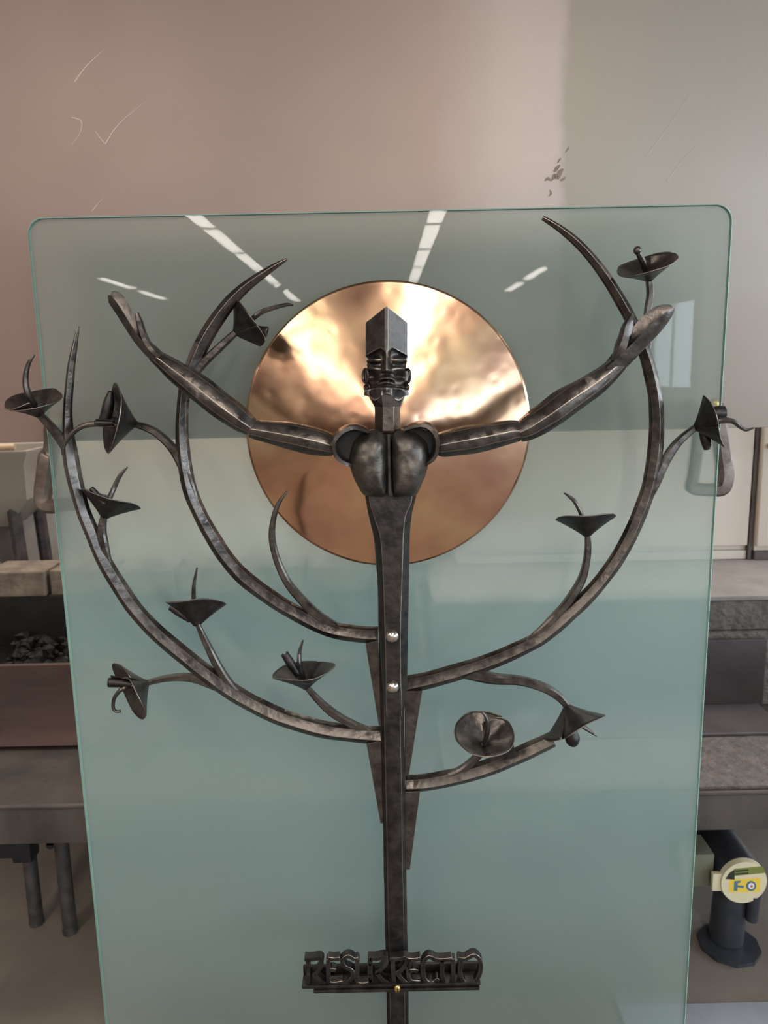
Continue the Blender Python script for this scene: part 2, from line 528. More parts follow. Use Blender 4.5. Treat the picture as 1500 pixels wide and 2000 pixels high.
for pts in ([(146, 160, 3), (170, 128, 2.2), (204, 97, 1)], [(206, 282, 3), (222, 255, 2), (250, 226, 1.4), (290, 196, .8)],
            [(206, 282, 2), (196, 270, 1.5), (186, 256, .8)], [(140, 229, 1.6), (158, 236, 1.8), (157, 258, 1.4), (140, 284, .8)],
            [(1303, 353, 2), (1330, 318, 1.4), (1362, 282, .8)], [(1262, 305, 1.2), (1300, 255, 1.2), (1350, 180, .8)],
            [(180, 412, 1.6), (190, 400, 1.4), (203, 386, .8)]):
    hood_strip('scratch', pts, M['scratch'])
for pts in ([(1064, 353, 2), (1070, 349, 6), (1077, 352, 3), (1083, 344, 9), (1090, 347, 6), (1093, 338, 10), (1100, 330, 3)], [(1082, 336, 4), (1088, 328, 7), (1094, 322, 2)],
            [(1094, 352, 3), (1100, 350, 5), (1105, 345, 1)], [(1089, 318, 2), (1093, 312, 4), (1096, 309, 1)], [(1104, 298, 1), (1109, 291, 3), (1112, 286, 1)],
            [(1071, 384, 1), (1076, 378, 4), (1074, 371, 2)]):
    hood_strip('stain', pts, M['stain'])

# stirrup brackets hanging from the hood edge
for side in (0, 1):
    if side == 0:
        pts = [(106, 826, 30), (103, 845, 30), (99, 866, 22), (96, 886, 22), (93, 892, 29), (88, 930, 29), (84, 960, 29), (86, 982, 29),
               (102, 988, 27), (128, 984, 25), (150, 982, 25), (147, 950, 22, .01), (140, 910, 20, .015), (134, 850, 20, .02)]
    else:
        pts = [(1398, 790, 26), (1404, 830, 27), (1410, 870, 27), (1415, 905, 28), (1417, 930, 28), (1410, 952, 28), (1392, 957, 25),
               (1370, 956, 24), (1352, 952, 22), (1356, 925, 20, .01), (1361, 890, 20, .015), (1366, 835, 20, .02)]
    bm = bmesh.new()
    sweep3(bm, px_path(pts, 1.585, 5), octagon(0.6), 0.10)
    o = link('bracket', bm, M['bracket'], hood)
    o['label'] = 'bent iron stirrup bracket'
    bm = bmesh.new()
    sweep3(bm, px_path([(107, 838, 22), (105, 826, 26), (103, 816, 12)] if side == 0 else [(1399, 800, 18), (1398, 786, 20), (1396, 778, 10)], 1.578, 4),
           circle(8), 0.3)
    link('bracket_tip', bm, M['brass'] if side else M['wood'], o)

# ================================================================== hearth
ZT = 0.53                                   # table height
YF = 1.70
hearth = thing('forge_hearth', 'long steel forge hearth with coal pit and rusty plates on pipe legs', 'forge', (0, 2.05, 0))
HX = 1.55
mbox('table_plate', (-HX, YF + 0.012, ZT - 0.02), (HX, 2.62, ZT), M['table'], hearth)
mbox('rim', (-HX, YF, ZT - 0.098), (HX, YF + 0.011, ZT + 0.003), M['rim'], hearth, 0.003)
bm = bmesh.new(); tube(bm, (-HX, YF - 0.002, ZT + 0.002), (HX, YF - 0.002, ZT + 0.002), 0.006, n=10)
link('rim_bead', bm, M['rim'], hearth)
# pit front plate (left), with rolled lower lip
bm = bmesh.new()
prof = [(2.015, ZT), (1.995, ZT + 0.006), (1.99, ZT + 0.012), (2.0, ZT + 0.022), (2.022, ZT + 0.05), (2.05, 0.755), (2.062, 0.757), (2.066, 0.75), (2.036, ZT + 0.05), (2.03, ZT)]
va = [bm.verts.new((-HX, y, z)) for y, z in prof]; vb = [bm.verts.new((0.1, y, z)) for y, z in prof]
for i in range(len(prof)):
    j = (i + 1) % len(prof)
    bm.faces.new((va[i], va[j], vb[j], vb[i]))
bm.faces.new(va); bm.faces.new(vb[::-1])
link('pit_front_plate', bm, M['rust'], hearth, 50)
mbox('pit_back_plate', (-HX, 2.47, ZT), (0.1, 2.49, 0.832), M['soot'], hearth)
mbox('pit_end_plate', (0.1, 2.03, ZT), (0.115, 2.49, 0.76), M['rust'], hearth)
mbox('pit_floor', (-HX, 2.07, ZT), (0.1, 2.47, 0.64), M['soot'], hearth)
# row of firebricks behind the pit
xb = -HX
k = 0
brick_me = None
while xb < 0.0:
    L_ = 0.215
    if brick_me is None:
        bm = bmesh.new(); box(bm, (0, 0, 0), (L_ - 0.012, 0.17, 0.085), 0.006)
        me = bpy.data.meshes.new('brick'); bm.to_mesh(me); bm.free(); me.materials.append(M['brick']); brick_me = me
    o = bpy.data.objects.new('brick', brick_me); C.objects.link(o); o.parent = hearth
    o.location = (xb, 2.472 + 0.012 * ((k * 37) % 3 - 1) - 2.05, 0.833)
    xb += L_; k += 1
mbox('brick_shelf', (-HX, 2.492, ZT), (0.1, 2.64, 0.832), M['brick'], hearth)
# right half: cast slab, smooth plate, angle plate and block
mbox('cast_slab', (0.14, YF + 0.012, ZT + 0.0005), (HX, 1.975, ZT + 0.012), M['cast'], hearth, 0.004)
pe = P(1380, 1452, 1.97)
mbox('smooth_plate', (0.14, 1.965, ZT + 0.0125), (P(1512, 1420, 2.05).x, 2.15, ZT + 0.022), M['bright_plate'], hearth, 0.003)
mbox('angle_plate', (0.14, 2.15, ZT), (P(1494, 1320, 2.15).x, 2.163, 0.752), M['dark_rust'], hearth, 0.004)
mbox('block', (0.14, 2.185, ZT), (HX, 2.62, 0.762), M['cast'], hearth, 0.008)
mbox('block', (0.14, 2.20, 0.764), (HX, 2.62, 0.856), M['cast'], hearth, 0.008)
mbox('ledge', (0.14, 2.195, 0.857), (HX, 3.05, 0.872), M['stone'], hearth, 0.004)
mbox('ledge_support', (0.14, 2.622, 0), (HX, 3.04, 0.856), M['table'], hearth, 0.004)
# legs
foot1, foot2 = PZ(72, 1803, 0), PZ(138, 1820, 0)
for x, y in ((foot1.x, foot1.y), (foot2.x, foot2.y), (1.35, 1.85), (1.35, 2.5), (-1.35, 2.5), (0.0, 2.5)):
    bm = bmesh.new(); tube(bm, (x, y, 0.004), (x, y, ZT - 0.021), 0.0195)
    tube(bm, (x, y, 0.0), (x, y, 0.012), 0.021)
    link('leg', bm, M['pipe'], hearth)
bm = bmesh.new()
box(bm, (-HX, foot1.y - 0.035, 0.232), (foot1.x - 0.005, foot1.y - 0.021, 0.30), 0.002)
box(bm, (foot1.x - 0.032, foot1.y - 0.034, 0.215), (foot1.x + 0.022, foot1.y + 0.022, 0.32), 0.006)
link('brace', bm, M['black_metal'], hearth)
bm = bmesh.new(); e_ = Vector((foot2.x - 0.030, foot2.y - 0.005, 0.275))
tube(bm, e_, e_ + Vector((0, 0.012, 0)), 0.012, n=16)
box(bm, (e_.x - 0.008, e_.y, e_.z), (e_.x + 0.01, e_.y + 0.012, ZT - 0.022))
link('eyelet', bm, M['black_metal'], hearth)

# coal
bm = bmesh.new()
for k in range(900):
    x = random.uniform(-1.2, 0.02); y = random.uniform(2.10, 2.43)
    s = random.uniform(0.010, 0.024)
    z = 0.66 + random.uniform(0, 0.035) + 0.02 * math.sin(x * 9) * math.sin(y * 11)
    q = bmesh.ops.create_icosphere(bm, subdivisions=1, radius=s, matrix=Matrix.Translation((x, y, z)))
    for v_ in q['verts']:
        v_.co += Vector((random.uniform(-1, 1), random.uniform(-1, 1), random.uniform(-1, 1))) * s * 0.28
box(bm, (-HX + 0.01, 2.075, 0.641), (0.09, 2.465, 0.665))
o = link('coal', bm, M['coal'], None, flat=True)
o['label'] = 'black lumps of coal heaped in the hearth pit'; o['category'] = 'coal'; o['kind'] = 'stuff'

# ================================================================== things behind the hearth
# white cabinets on the right ledge
def cabinet(name, label, x0, x1, y, splits, handle):
    t = thing(name, label, 'cabinet', ((x0 + x1) / 2, y, 0.873))
    mbox('body', (x0 + 0.004, y + 0.02, 0.905), (x1, 3.04, 2.05), M['cabinet'], t, 0.002)
    mbox('plinth', (x0 + 0.004, y + 0.012, 0.873), (x1, 3.03, 0.904), M['dark_gap'] if handle else M['cabinet'], t, 0.002)
    xs = [x0] + splits + [x1]
    for a_, b_ in zip(xs[:-1], xs[1:]):
        dr = mbox('door', (a_ + 0.004, y, 0.925), (b_ - 0.004, y + 0.019, 2.04), M['cabinet'], t, 0.002)
        if handle:
            mbox('handle', (a_ + 0.015, y - 0.02, P(1490, 871, y).z - 0.008), (a_ + 0.16, y - 0.001, P(1490, 871, y).z + 0.008), M['black_metal'], dr, 0.002)
    return t


xg = P(1466, 1000, 2.62).x
cabinet('cabinet', 'plain white cabinet behind the hearth, beside the one with a black handle', 0.25, xg, 2.62, [], False)
xh = P(1478, 1000, 2.60).x
cabinet('cabinet', 'white cabinet with black handle on dark plinth behind the hearth', xh + 0.006, HX, 2.60, [], True)
bm = bmesh.new(); box(bm, (xg + 0.002, 2.622, 0.874), (xh + 0.002, 3.03, 2.05), 0.001)  # dark strip put in for the shade of the gap
o = link('gap_shade_strip', bm, M['dark_gap']); o['label'] = 'dark upright strip standing for the shade in the gap between two white cabinets'; o['category'] = 'strip'

# grey tank on a trestle at left
ty = 2.85
def tp(u, v_): return P(u, v_, ty)
tank = thing('quench_tank', 'grey tapered tank on dark trestle legs behind the hearth', 'tank', (tp(-60, 900).x, 3.0, 0))
xr = tp(51, 884).x; xl = xr - 0.55
zt_, zm, zl = tp(20, 882).z, tp(20, 978).z, tp(0, 1016).z
bm = bmesh.new()
loops = []
for ins, z in ((0.0, zt_), (0.0, zt_ - 0.012), (0.020, zt_ - 0.05), (0.022, zm), (0.13, zl - 0.04)):
    loops.append([bm.verts.new(p) for p in ((xl + ins, ty + ins * .6, z), (xr - ins, ty + ins * .6, z), (xr - ins, 3.2 - ins, z), (xl + ins, 3.2 - ins, z))])
inner = [bm.verts.new(p) for p in ((xl + .02, ty + .02, zt_), (xr - .02, ty + .02, zt_), (xr - .02, 3.18, zt_), (xl + .02, 3.18, zt_))]
deep = [bm.verts.new(p) for p in ((xl + .05, ty + .05, zm), (xr - .05, ty + .05, zm), (xr - .05, 3.14, zm), (xl + .05, 3.14, zm))]
for A_, B_ in zip(loops[:-1], loops[1:]):
    for i in range(4): bm.faces.new((A_[i], A_[(i + 1) % 4], B_[(i + 1) % 4], B_[i]))
for A_, B_ in ((loops[0], inner), (inner, deep)):
    for i in range(4): bm.faces.new((A_[i], A_[(i + 1) % 4], B_[(i + 1) % 4], B_[i]))
bm.faces.new(loops[-1]); bm.faces.new(deep)
link('body', bm, M['hopper'], tank)
for dx, dy, sp in ((xr - 0.10, ty + 0.06, 0.05), (xr - 0.10, 3.12, 0.05), (xl + 0.10, ty + 0.06, -0.05), (xl + 0.10, 3.12, -0.05)):
    bm = bmesh.new(); tube(bm, (dx, dy, zm - 0.01), (dx + sp, dy, 0.0), 0.026, n=8)
    link('leg', bm, M['pipe'], tank)
bm = bmesh.new(); box(bm, (xl + 0.14, ty + 0.10, 0.3), (xr - 0.15, ty + 0.13, zl + 0.03), 0.003)
link('stand_panel', bm, M['dark_gap'], tank)
bm = bmesh.new(); tube(bm, (tp(-60, 876).x, ty + 0.02, zt_ + 0.014), (tp(22, 876).x, ty + 0.03, zt_ + 0.014), 0.014, 0.013, n=14)
o = link('tool_handle', bm, M['wood'], None, 40); o['label'] = 'pale wooden tool handle lying on the grey tank'; o['category'] = 'handle'

# blower on a pedestal at right, under the hearth
by = 1.80
cc = P(1452, 1722, by)
blow = thing('forge_blower', 'dark cylindrical blower with cream end cap on floor pedestal under the hearth', 'blower', (cc.x, by, 0))
rad = 46 * scale_at(1452, 1722, by)
bm = bmesh.new(); tube(bm, cc + Vector((0, 0.012, 0)), cc + Vector((0.0, 0.42, 0.0)), rad * 1.03, n=40)
link('housing', bm, M['blower'], blow, 40)
bm = bmesh.new(); tube(bm, cc + Vector((0, -0.004, 0)), cc + Vector((0, 0.012, 0)), rad * 0.97, rad, n=40)
cap = link('end_cap', bm, M['cream'], blow, 40)
pb = P(1440, 1880, by)
bm = bmesh.new(); tube(bm, (cc.x - 0.012, by + 0.05, 0.012), (cc.x - 0.006, by + 0.05, cc.z - rad * 0.8), 0.045, 0.043, n=28)
link('pedestal', bm, M['blower'], blow, 40)
bm = bmesh.new(); tube(bm, (cc.x - 0.012, by + 0.03, 0.0), (cc.x - 0.012, by + 0.03, 0.011), 0.080, n=10)
link('base_plate', bm, M['blower'], blow, 20)
bm = bmesh.new(); tube(bm, (cc.x + 0.036, by + 0.01, cc.z - rad * 0.75), (cc.x + 0.034, by + 0.01, cc.z - rad - 0.06), 0.017, 0.015, n=16)
link('outlet_stub', bm, M['blower'], blow, 40)
mbox('flange', (cc.x - rad - 0.018, by + 0.002, cc.z - 0.028), (cc.x - rad + 0.012, by + 0.016, cc.z + 0.022), M['cream'], blow, 0.002)
mbox('switch_box', (cc.x - rad - 0.085, by + 0.03, cc.z - 0.035), (cc.x - rad - 0.004, by + 0.12, cc.z + 0.06), M['olive'], blow, 0.004)
def sticker(name, pts, material, lift, parent):
    bm = bmesh.new()
    yy = by - 0.004 - lift
    w = [P(u, v_, yy) for u, v_ in pts]
    a = [bm.verts.new((p.x, yy, p.z)) for p in w]; b2 = [bm.verts.new((p.x, by - 0.0035, p.z)) for p in w]
    k = len(w)
    bm.faces.new(a); bm.faces.new(b2[::-1])
    for i in range(k): bm.faces.new((a[i], a[(i + 1) % k], b2[(i + 1) % k], b2[i]))
    return link(name, bm, material, parent, flat=True)


def disc_px(u, v_, r, n=20): return [(u + r * math.cos(2 * math.pi * i / n), v_ + r * math.sin(2 * math.pi * i / n)) for i in range(n)]
sticker('yellow_label', [(1425, 1718), (1486, 1715), (1484, 1742), (1424, 1743)], M['yellow'], .0004, cap)
sticker('print', [(1434, 1721), (1447, 1720), (1446, 1724), (1441, 1725), (1441, 1729), (1453, 1730), (1452, 1735), (1441, 1733), (1440, 1740), (1433, 1740)], M['blue'], .0006, cap)
sticker('print', disc_px(1467, 1730.5, 10), M['blue'], .0006, cap)
sticker('print', disc_px(1467.5, 1730.5, 6), M['white'], .0008, cap)
sticker('print', disc_px(1468, 1731, 2.5), M['red'], .0010, cap)
sticker('green_label', [(1435, 1697), (1490, 1692), (1496, 1705), (1435, 1711)], M['green'], .0004, cap)
sticker('print', [(1417, 1717), (1424, 1706), (1435, 1698), (1435, 1718)], M['black'], .0006, cap)
for q in (1699, 1705):
    sticker('print', [(1436, q + 1), (1462, q - 1), (1462, q + 2), (1436, q + 4)], M['black'], .0006, cap)

# ================================================================== glass panel
gp = {}
TL, TR = P(50, 425, D), P(1435, 397, D)
BL, BR = P(205, 2000, D), P(1338, 2000, D)
gx0, gx1 = (TL.x + BL.x) / 2, (TR.x + BR.x) / 2
gz1 = (TL.z + TR.z) / 2
gz0 = 0.031
rc = 0.030
out = [(gx0, gz0), (gx1, gz0)]
for cx, cz, a0 in ((gx1 - rc, gz1 - rc, 0), (gx0 + rc, gz1 - rc, 90)):
    for i in range(9):
        q = R(a0 + 90 * i / 8)
        out.append((cx + rc * math.cos(q), cz + rc * math.sin(q)))
TH = 0.010
bm = bmesh.new()
ins = 0.0022
cxm, czm = (gx0 + gx1) / 2, (gz0 + gz1) / 2
def insetp(x, z): return (x - math.copysign(ins, x - cxm), z - math.copysign(ins, z - czm))
fr_ = [bm.verts.new((*[insetp(x, z)[0]], D, insetp(x, z)[1])) for x, z in out]
e1 = [bm.verts.new((x, D + ins, z)) for x, z in out]
e2 = [bm.verts.new((x, D + TH - ins, z)) for x, z in out]
bk = [bm.verts.new((insetp(x, z)[0], D + TH, insetp(x, z)[1])) for x, z in out]
f0 = bm.faces.new(fr_); f1 = bm.faces.new(bk[::-1])
f0.material_index = 0; f1.material_index = 1
kk = len(out)
for A_, B_ in ((fr_, e1), (e1, e2), (e2, bk)):
    for i in range(kk):
        f = bm.faces.new((A_[i], B_[i], B_[(i + 1) % kk], A_[(i + 1) % kk])); f.material_index = 2
g = link('glass_panel', bm, [M['glass_front'], M['glass_back'], M['glass_edge']], None, 25, flat=True)
g['label'] = 'tall frosted greenish glass panel with rounded corners behind the iron sculpture'
g['category'] = 'glass panel'

# ================================================================== the sculpture
YB_ = 1.375        # middle plane of the branches
YP0, YP1 = 1.352, 1.398   # post
pz = P(776, 1990, 1.36)
px0 = P(776, 1990, 1.36).x
S = thing('forged_sculpture', 'forged iron tree sculpture with outstretched figure, flowers and copper disc before glass', 'sculpture', (px0, 1.375, 0))
mbox('base_plate', (-0.45, 1.27, 0.0), (0.52, 1.54, 0.03), M['iron_dark'], S, 0.004)

# post
bm = bmesh.new()
top = P(762, 960, YP0); bot = P(776, 1990, YP0)
ts = scale_at(774, 1700, YP0)
pts = []
for i in range(40):
    q = i / 39
    v_ = 900 + q * 1090
    p = P(757 + (v_ - 900) * 0.0184, v_, YP0)
    pts.append((Vector((p.x, (YP0 + YP1) / 2, p.z)), 0.0225))
pts.append((Vector((pts[-1][0].x, (YP0 + YP1) / 2, 0.031)), 0.0225))
sweep3(bm, pts, octagon(0.66), 0.04, depth=(YP1 - YP0) / 2)
post = link('post', bm, M['iron_dark'], S, arris=0.0005)

# body bar of the figure
bm = bmesh.new()
st = [  # v, left, front left, front right, right
    (960, 714, 724, 804, 812), (968, 713, 721, 805, 813), (985, 716, 723, 802, 809), (1008, 720, 730, 792, 804), (1045, 729, 742, 788, 801), (1080, 733, 746, 787, 800),
    (1140, 737, 749, 785, 799), (1240, 741, 752, 782, 797), (1330, 747, 754, 783, 795), (1376, 750, 754, 785, 791), (1400, 753, 755, 784, 787)]
st = catmull(st, 5)
yf, ym_, yb_ = 1.318, 1.334, 1.351
rings = []
for v_, l, fl, fr2, r_ in st:
    j = noise.noise(Vector((v_ * .05, 1, 2))) * 0.8
    ring = [P(l, v_, yb_), P(l + j, v_, ym_), P(fl, v_, yf), P(fr2, v_, yf), P(r_ + j, v_, ym_), P(r_, v_, yb_)]
    rings.append([bm.verts.new(p) for p in ring])
for A_, B_ in zip(rings[:-1], rings[1:]):
    for i in range(6): bm.faces.new((A_[i], A_[(i + 1) % 6], B_[(i + 1) % 6], B_[i]))
bm.faces.new(rings[0]); bm.faces.new(rings[-1][::-1])
link('body_bar', bm, M['iron_dark'], S, 20, arris=0.0009)

# chest: two lobes with a groove
bm = bmesh.new()
def lobe(outline, centre, y_edge, bulge):
    cu, cv = centre
    dense = catmull(outline + [outline[0]], 4)[:-1]
    k = len(dense)
    rings = []
    NR = 12
    for ri in range(1, NR + 1):
        rho = math.sin(ri / NR * math.pi / 2)
        y = y_edge - bulge * (max(0.0, 1 - rho ** 3.6)) ** 0.5
        rings.append([bm.verts.new(P(cu + (u - cu) * rho, cv + (v_ - cv) * rho, y + 0.0035 * (1 - rho) ** .5 * noise.noise(Vector(((cu + (u - cu) * rho) * .035, (cv + (v_ - cv) * rho) * .035, 4.0))))) for u, v_ in dense])
    cen = bm.verts.new(P(cu, cv, y_edge - bulge))
    for i in range(k): bm.faces.new((cen, rings[0][i], rings[0][(i + 1) % k]))
    for A_, B_ in zip(rings[:-1], rings[1:]):
        for i in range(k): bm.faces.new((A_[i], A_[(i + 1) % k], B_[(i + 1) % k], B_[i]))
    back = [bm.verts.new(P(u, v_, y_edge + 0.045)) for u, v_ in dense]
    for i in range(k): bm.faces.new((rings[-1][i], rings[-1][(i + 1) % k], back[(i + 1) % k], back[i]))
    bm.faces.new(back)


lobe([(757, 858), (750, 846), (733, 838), (712, 843), (694, 858), (686, 875), (682, 902), (688, 926), (697, 946), (711, 967), (732, 970), (752, 970), (756, 955), (758, 910)],
     (722, 905), 1.322, 0.046)
lobe([(764, 858), (768, 846), (784, 837), (806, 842), (828, 858), (836, 875), (838, 898), (832, 926), (824, 945), (813, 967), (792, 970), (770, 970), (766, 955), (764, 910)],
     (798, 905), 1.322, 0.046)
link('chest', bm, M['iron_chest'], S, 60)
bm = bmesh.new()
sweep3(bm, px_path([(759, 848, 7), (760, 900, 8), (761, 945, 9), (762, 968, 10)], 1.300, 4), octagon(.5), 0.05)
link('breastbone', bm, M['iron_dark'], S)

# shoulder rings
for pts in ([(716, 840, 9, 0), (692, 834, 13, -.004), (669, 842, 15, -.008), (655, 859, 14, -.008), (655, 878, 13, -.006), (664, 893, 13, -.002), (684, 904, 9, .008)],
            [(792, 836, 9, 0), (818, 829, 13, -.004), (838, 834, 15, -.008), (850, 850, 13, -.008), (852, 870, 12, -.006), (848, 886, 12, -.002), (834, 900, 9, .008)]):
    bm = bmesh.new()
    sweep3(bm, px_path(pts, 1.312, 6), octagon(0.5), 0.08, depth=0.026)
    link('shoulder', bm, M['iron'], S)
for poly in ([(660, 862), (670, 846), (692, 838), (716, 843), (712, 905), (684, 902), (662, 888)], [(848, 860), (838, 842), (818, 834), (796, 840), (806, 900), (832, 898), (848, 884)]):
    bm = bmesh.new(); prism(bm, poly, 1.322, 1.344)  # black plate put in as the shade inside the hollow shoulder
    link('shoulder_shade_plate', bm, M['black_metal'], S)
bm = bmesh.new()
box(bm, P(664, 896, 1.345), P(850, 842, 1.352) + Vector((0, 0.012, 0)), 0.003)
link('shoulder_bar', bm, M['iron_dark'], S)

# arms
ARM = [(1, .30), (.5, .85), (-.35, .9), (-1, .35), (-1, -.2), (-.5, -.85), (.12, -1.0), (.85, -.45)]


def arm(upper, fore, hand, thumb, flip, name='arm'):
    fx = (lambda q: [(-a, b_) for a, b_ in q][::-1]) if flip else (lambda q: q)
    bm = bmesh.new()
    sweep3(bm, px_path(upper, 1.318, 6), fx(ARM), 0.10)
    sweep3(bm, px_path(fore, 1.316, 6), fx(ARM), 0.12, seed=5)
    a = link(name, bm, M['iron'], S, 28, arris=0.0009)
    bm = bmesh.new()
    pp = px_path(hand, 1.313, 7)

    def sec(t):       # a hollow, spoon-like hand
        c = 1.15 * math.sin(min(1, t * 1.8) * math.pi / 2)
        q = [(1, -.9), (.55, -.98), (-.5, -.8), (-1, -.1), (-.5, .8), (.55, .98), (1, .9), (1 - c * .55, .45), (1 - c * .8, 0), (1 - c * .55, -.45)]
        ro = R(8 + 34 * t)
        q = [(a * math.cos(ro) + b_ * math.sin(ro), -a * math.sin(ro) + b_ * math.cos(ro)) for a, b_ in q]
        return fx(q)
    sweep3(bm, pp, sec, 0.04)
    h = link('hand', bm, M['iron'], a, 32)
    bm = bmesh.new()
    sweep3(bm, px_path(thumb, 1.306, 6), octagon(.55), 0.22, seed=9)
    link('thumb', bm, M['iron'], a, 32)
    return a


# sweep direction fixes the side of +n: for the left arm it runs from hand to shoulder so that +n faces up
arm([(488, 838, 34), (520, 843, 44), (560, 850, 52), (600, 858, 54), (630, 865, 50), (645, 870, 44), (655, 874, 36)][::-1],
    [(492, 836, 34), (470, 821, 47), (430, 792, 54), (390, 760, 52), (350, 730, 43), (318, 706, 32), (298, 692, 25)],
    [(312, 702, 22), (297, 690, 24), (284, 678, 23), (270, 662, 22), (255, 638, 23), (239, 610, 26), (228, 592, 28), (220, 582, 24), (214, 578, 14)],
    [(312, 698, 8), (302, 688, 13), (289, 672, 13), (279, 650, 14), (273, 629, 12), (267, 611, 6)], False)
arm([(851, 872, 38), (864, 869, 50), (900, 862, 56), (940, 855, 54), (975, 848, 50), (1000, 843, 46), (1016, 842, 40)],
    [(1012, 846, 38), (1035, 834, 50), (1075, 808, 56), (1110, 783, 56), (1150, 757, 50), (1185, 731, 42), (1210, 708, 36)],
    [(1188, 728, 28), (1210, 708, 34), (1232, 685, 37), (1254, 661, 39), (1274, 638, 41), (1292, 619, 36), (1306, 608, 24), (1315, 603, 10)],
    [(1200, 706, 12), (1212, 680, 25), (1220, 657, 23), (1224, 640, 21), (1230, 625, 15), (1236, 613, 8)], True)

# neck
bm = bmesh.new()
rings = []
for v_, hw in ((788, 26), (800, 25), (820, 25), (842, 26)):
    ring = [P(757 - hw, v_, 1.35), P(757 - hw, v_, 1.335), P(757 - hw * .35, v_, 1.312), P(757 + hw * .5, v_, 1.312), P(757 + hw, v_, 1.332), P(757 + hw, v_, 1.35)]
    rings.append([bm.verts.new(p) for p in ring])
for A_, B_ in zip(rings[:-1], rings[1:]):
    for i in range(6): bm.faces.new((A_[i], A_[(i + 1) % 6], B_[(i + 1) % 6], B_[i]))
bm.faces.new(rings[0]); bm.faces.new(rings[-1][::-1])
link('neck', bm, M['iron_chest'], S, 20, arris=0.0006)


# head: square bar set on edge, face chiselled into its lower part
def sstep(a, b_, x):
    t = max(0.0, min(1.0, (x - a) / (b_ - a)))
    return t * t * (3 - 2 * t)


def gauss(x, y, cx, cy, sx, sy): return math.exp(-(((x - cx) / sx) ** 2 + ((y - cy) / sy) ** 2))


def half_w(v_):
    tab = [(590, 41), (686, 41), (697, 40), (706, 38), (716, 38), (722, 42), (735, 42), (748, 40), (756, 39), (764, 41), (772, 44), (778, 44), (790, 42)]
    for (a, wa), (b_, wb) in zip(tab[:-1], tab[1:]):
        if v_ <= b_: return wa + (wb - wa) * max(0, (v_ - a)) / (b_ - a)
    return tab[-1][1]


def face_depth(x, v_):
    ax = abs(x)
    face = sstep(683, 700, v_)
    prism_d = 41 - ax
    if ax < 3: prism_d = 38.2 - 0.08 * ax          # ground arris
    base = prism_d * (1 - face) + (33 - 0.62 * ax - 0.004 * ax * ax) * face
    d = base
    # eye sockets under sharp brows
    brow = 680.5 + 0.52 * max(0, ax - 13) + 0.9 * max(0, 11 - ax)
    sock = sstep(brow - 1.2, brow + 1.8, v_) * (1 - sstep(706, 722, v_)) * sstep(3.0, 8.5, ax) * (1 - 0.5 * sstep(34, 41, ax))
    d -= 17 * sock
    # lids, closed
    lid = gauss(ax, v_, 24, 703, 13, 6.5)
    d += 13 * lid
    lidline = 709.5 - 0.012 * (ax - 24) ** 2
    d -= 5.0 * math.exp(-((v_ - lidline) / 1.5) ** 2) * sstep(9, 13, ax) * (1 - sstep(34, 38, ax))
    d += 3.5 * math.exp(-((v_ - lidline - 3.4) / 1.8) ** 2) * sstep(9, 13, ax) * (1 - sstep(34, 38, ax))
    # nose
    nw = 3.0 + 7.5 * sstep(695, 727, v_)
    nh = (5 + 16 * sstep(688, 725, v_)) * (1 - sstep(723, 729, v_)) * sstep(682, 692, v_)
    d += nh * max(0, 1 - (ax / nw) ** 1.6) if ax < nw else 0
    d -= 10 * gauss(ax, v_, 0, 730.5, 9, 3.4)
    # cheek and hollow
    d += 6 * gauss(ax, v_, 25, 718, 9, 5)
    d -= 12 * gauss(ax, v_, 24, 736, 9, 6.5)
    # mouth: drooping lips
    ml_ = 742 + 0.014 * ax * ax
    inm = 1 - sstep(10, 19, ax)
    d += 10 * math.exp(-((v_ - ml_ + 4.0) / 2.3) ** 2) * inm
    d -= 6 * math.exp(-((v_ - ml_ - 0.6) / 1.5) ** 2) * inm
    d += 10 * math.exp(-((v_ - ml_ - 5.0) / 2.4) ** 2) * inm
    d -= 4 * math.exp(-((v_ - 737 - 0.02 * ax * ax) / 1.2) ** 2) * inm
    # beard: two scooped lobes with raised rims and a small chin plate
    br = sstep(752, 758, v_ - 0.10 * ax)
    d += br * 13
    d -= 12 * gauss(ax, v_, 23, 765, 11, 8)
    d += 5 * br * gauss(ax, v_, 0, 759, 7, 6)
    d += 5 * br * gauss(ax, v_, 10, 768, 2.4, 8)
    # nicks at the jaw
    d -= 12 * gauss(ax, v_, 37, 755, 5, 4.5)
    return d


HW, HC = 41.0, 755.0
YHD = 1.346          # plane of the side corners
NX, NV = 84, 150
bm = bmesh.new()
grid = []
def vtop(x): return 597.5 + abs(x) * 0.80
def vbot(x):
    ax = abs(x)
    return 768 + 14.0 * math.exp(-((ax - 23) / 12.0) ** 2) + 4.0 * sstep(28, 44, ax)


for j in range(NV + 1):
    t = j / NV
    row = []
    for i in range(NX + 1):
        s = -1 + 2 * i / NX
        vc = 597.5 + (780 - 597.5) * t
        x = s * half_w(vc)
        v_ = vtop(x) + (vbot(x) - vtop(x)) * t
        dpt = face_depth(x, v_)
        u = HC + x
        row.append(bm.verts.new(P(u, v_, YHD - dpt * 0.00086)))
    grid.append(row)
for j in range(NV):
    for i in range(NX):
        bm.faces.new((grid[j][i], grid[j][i + 1], grid[j + 1][i + 1], grid[j + 1][i]))
border = grid[0] + [grid[j][-1] for j in range(1, NV + 1)] + grid[-1][-2::-1] + [grid[j][0] for j in range(NV - 1, 0, -1)]
back = [bm.verts.new((v_.co.x, YHD + 0.022, v_.co.z)) for v_ in border]
k = len(border)
for i in range(k): bm.faces.new((border[i], border[(i + 1) % k], back[(i + 1) % k], back[i]))
bm.faces.new(back)
head = link('head', bm, M['iron_face'], S, 42)
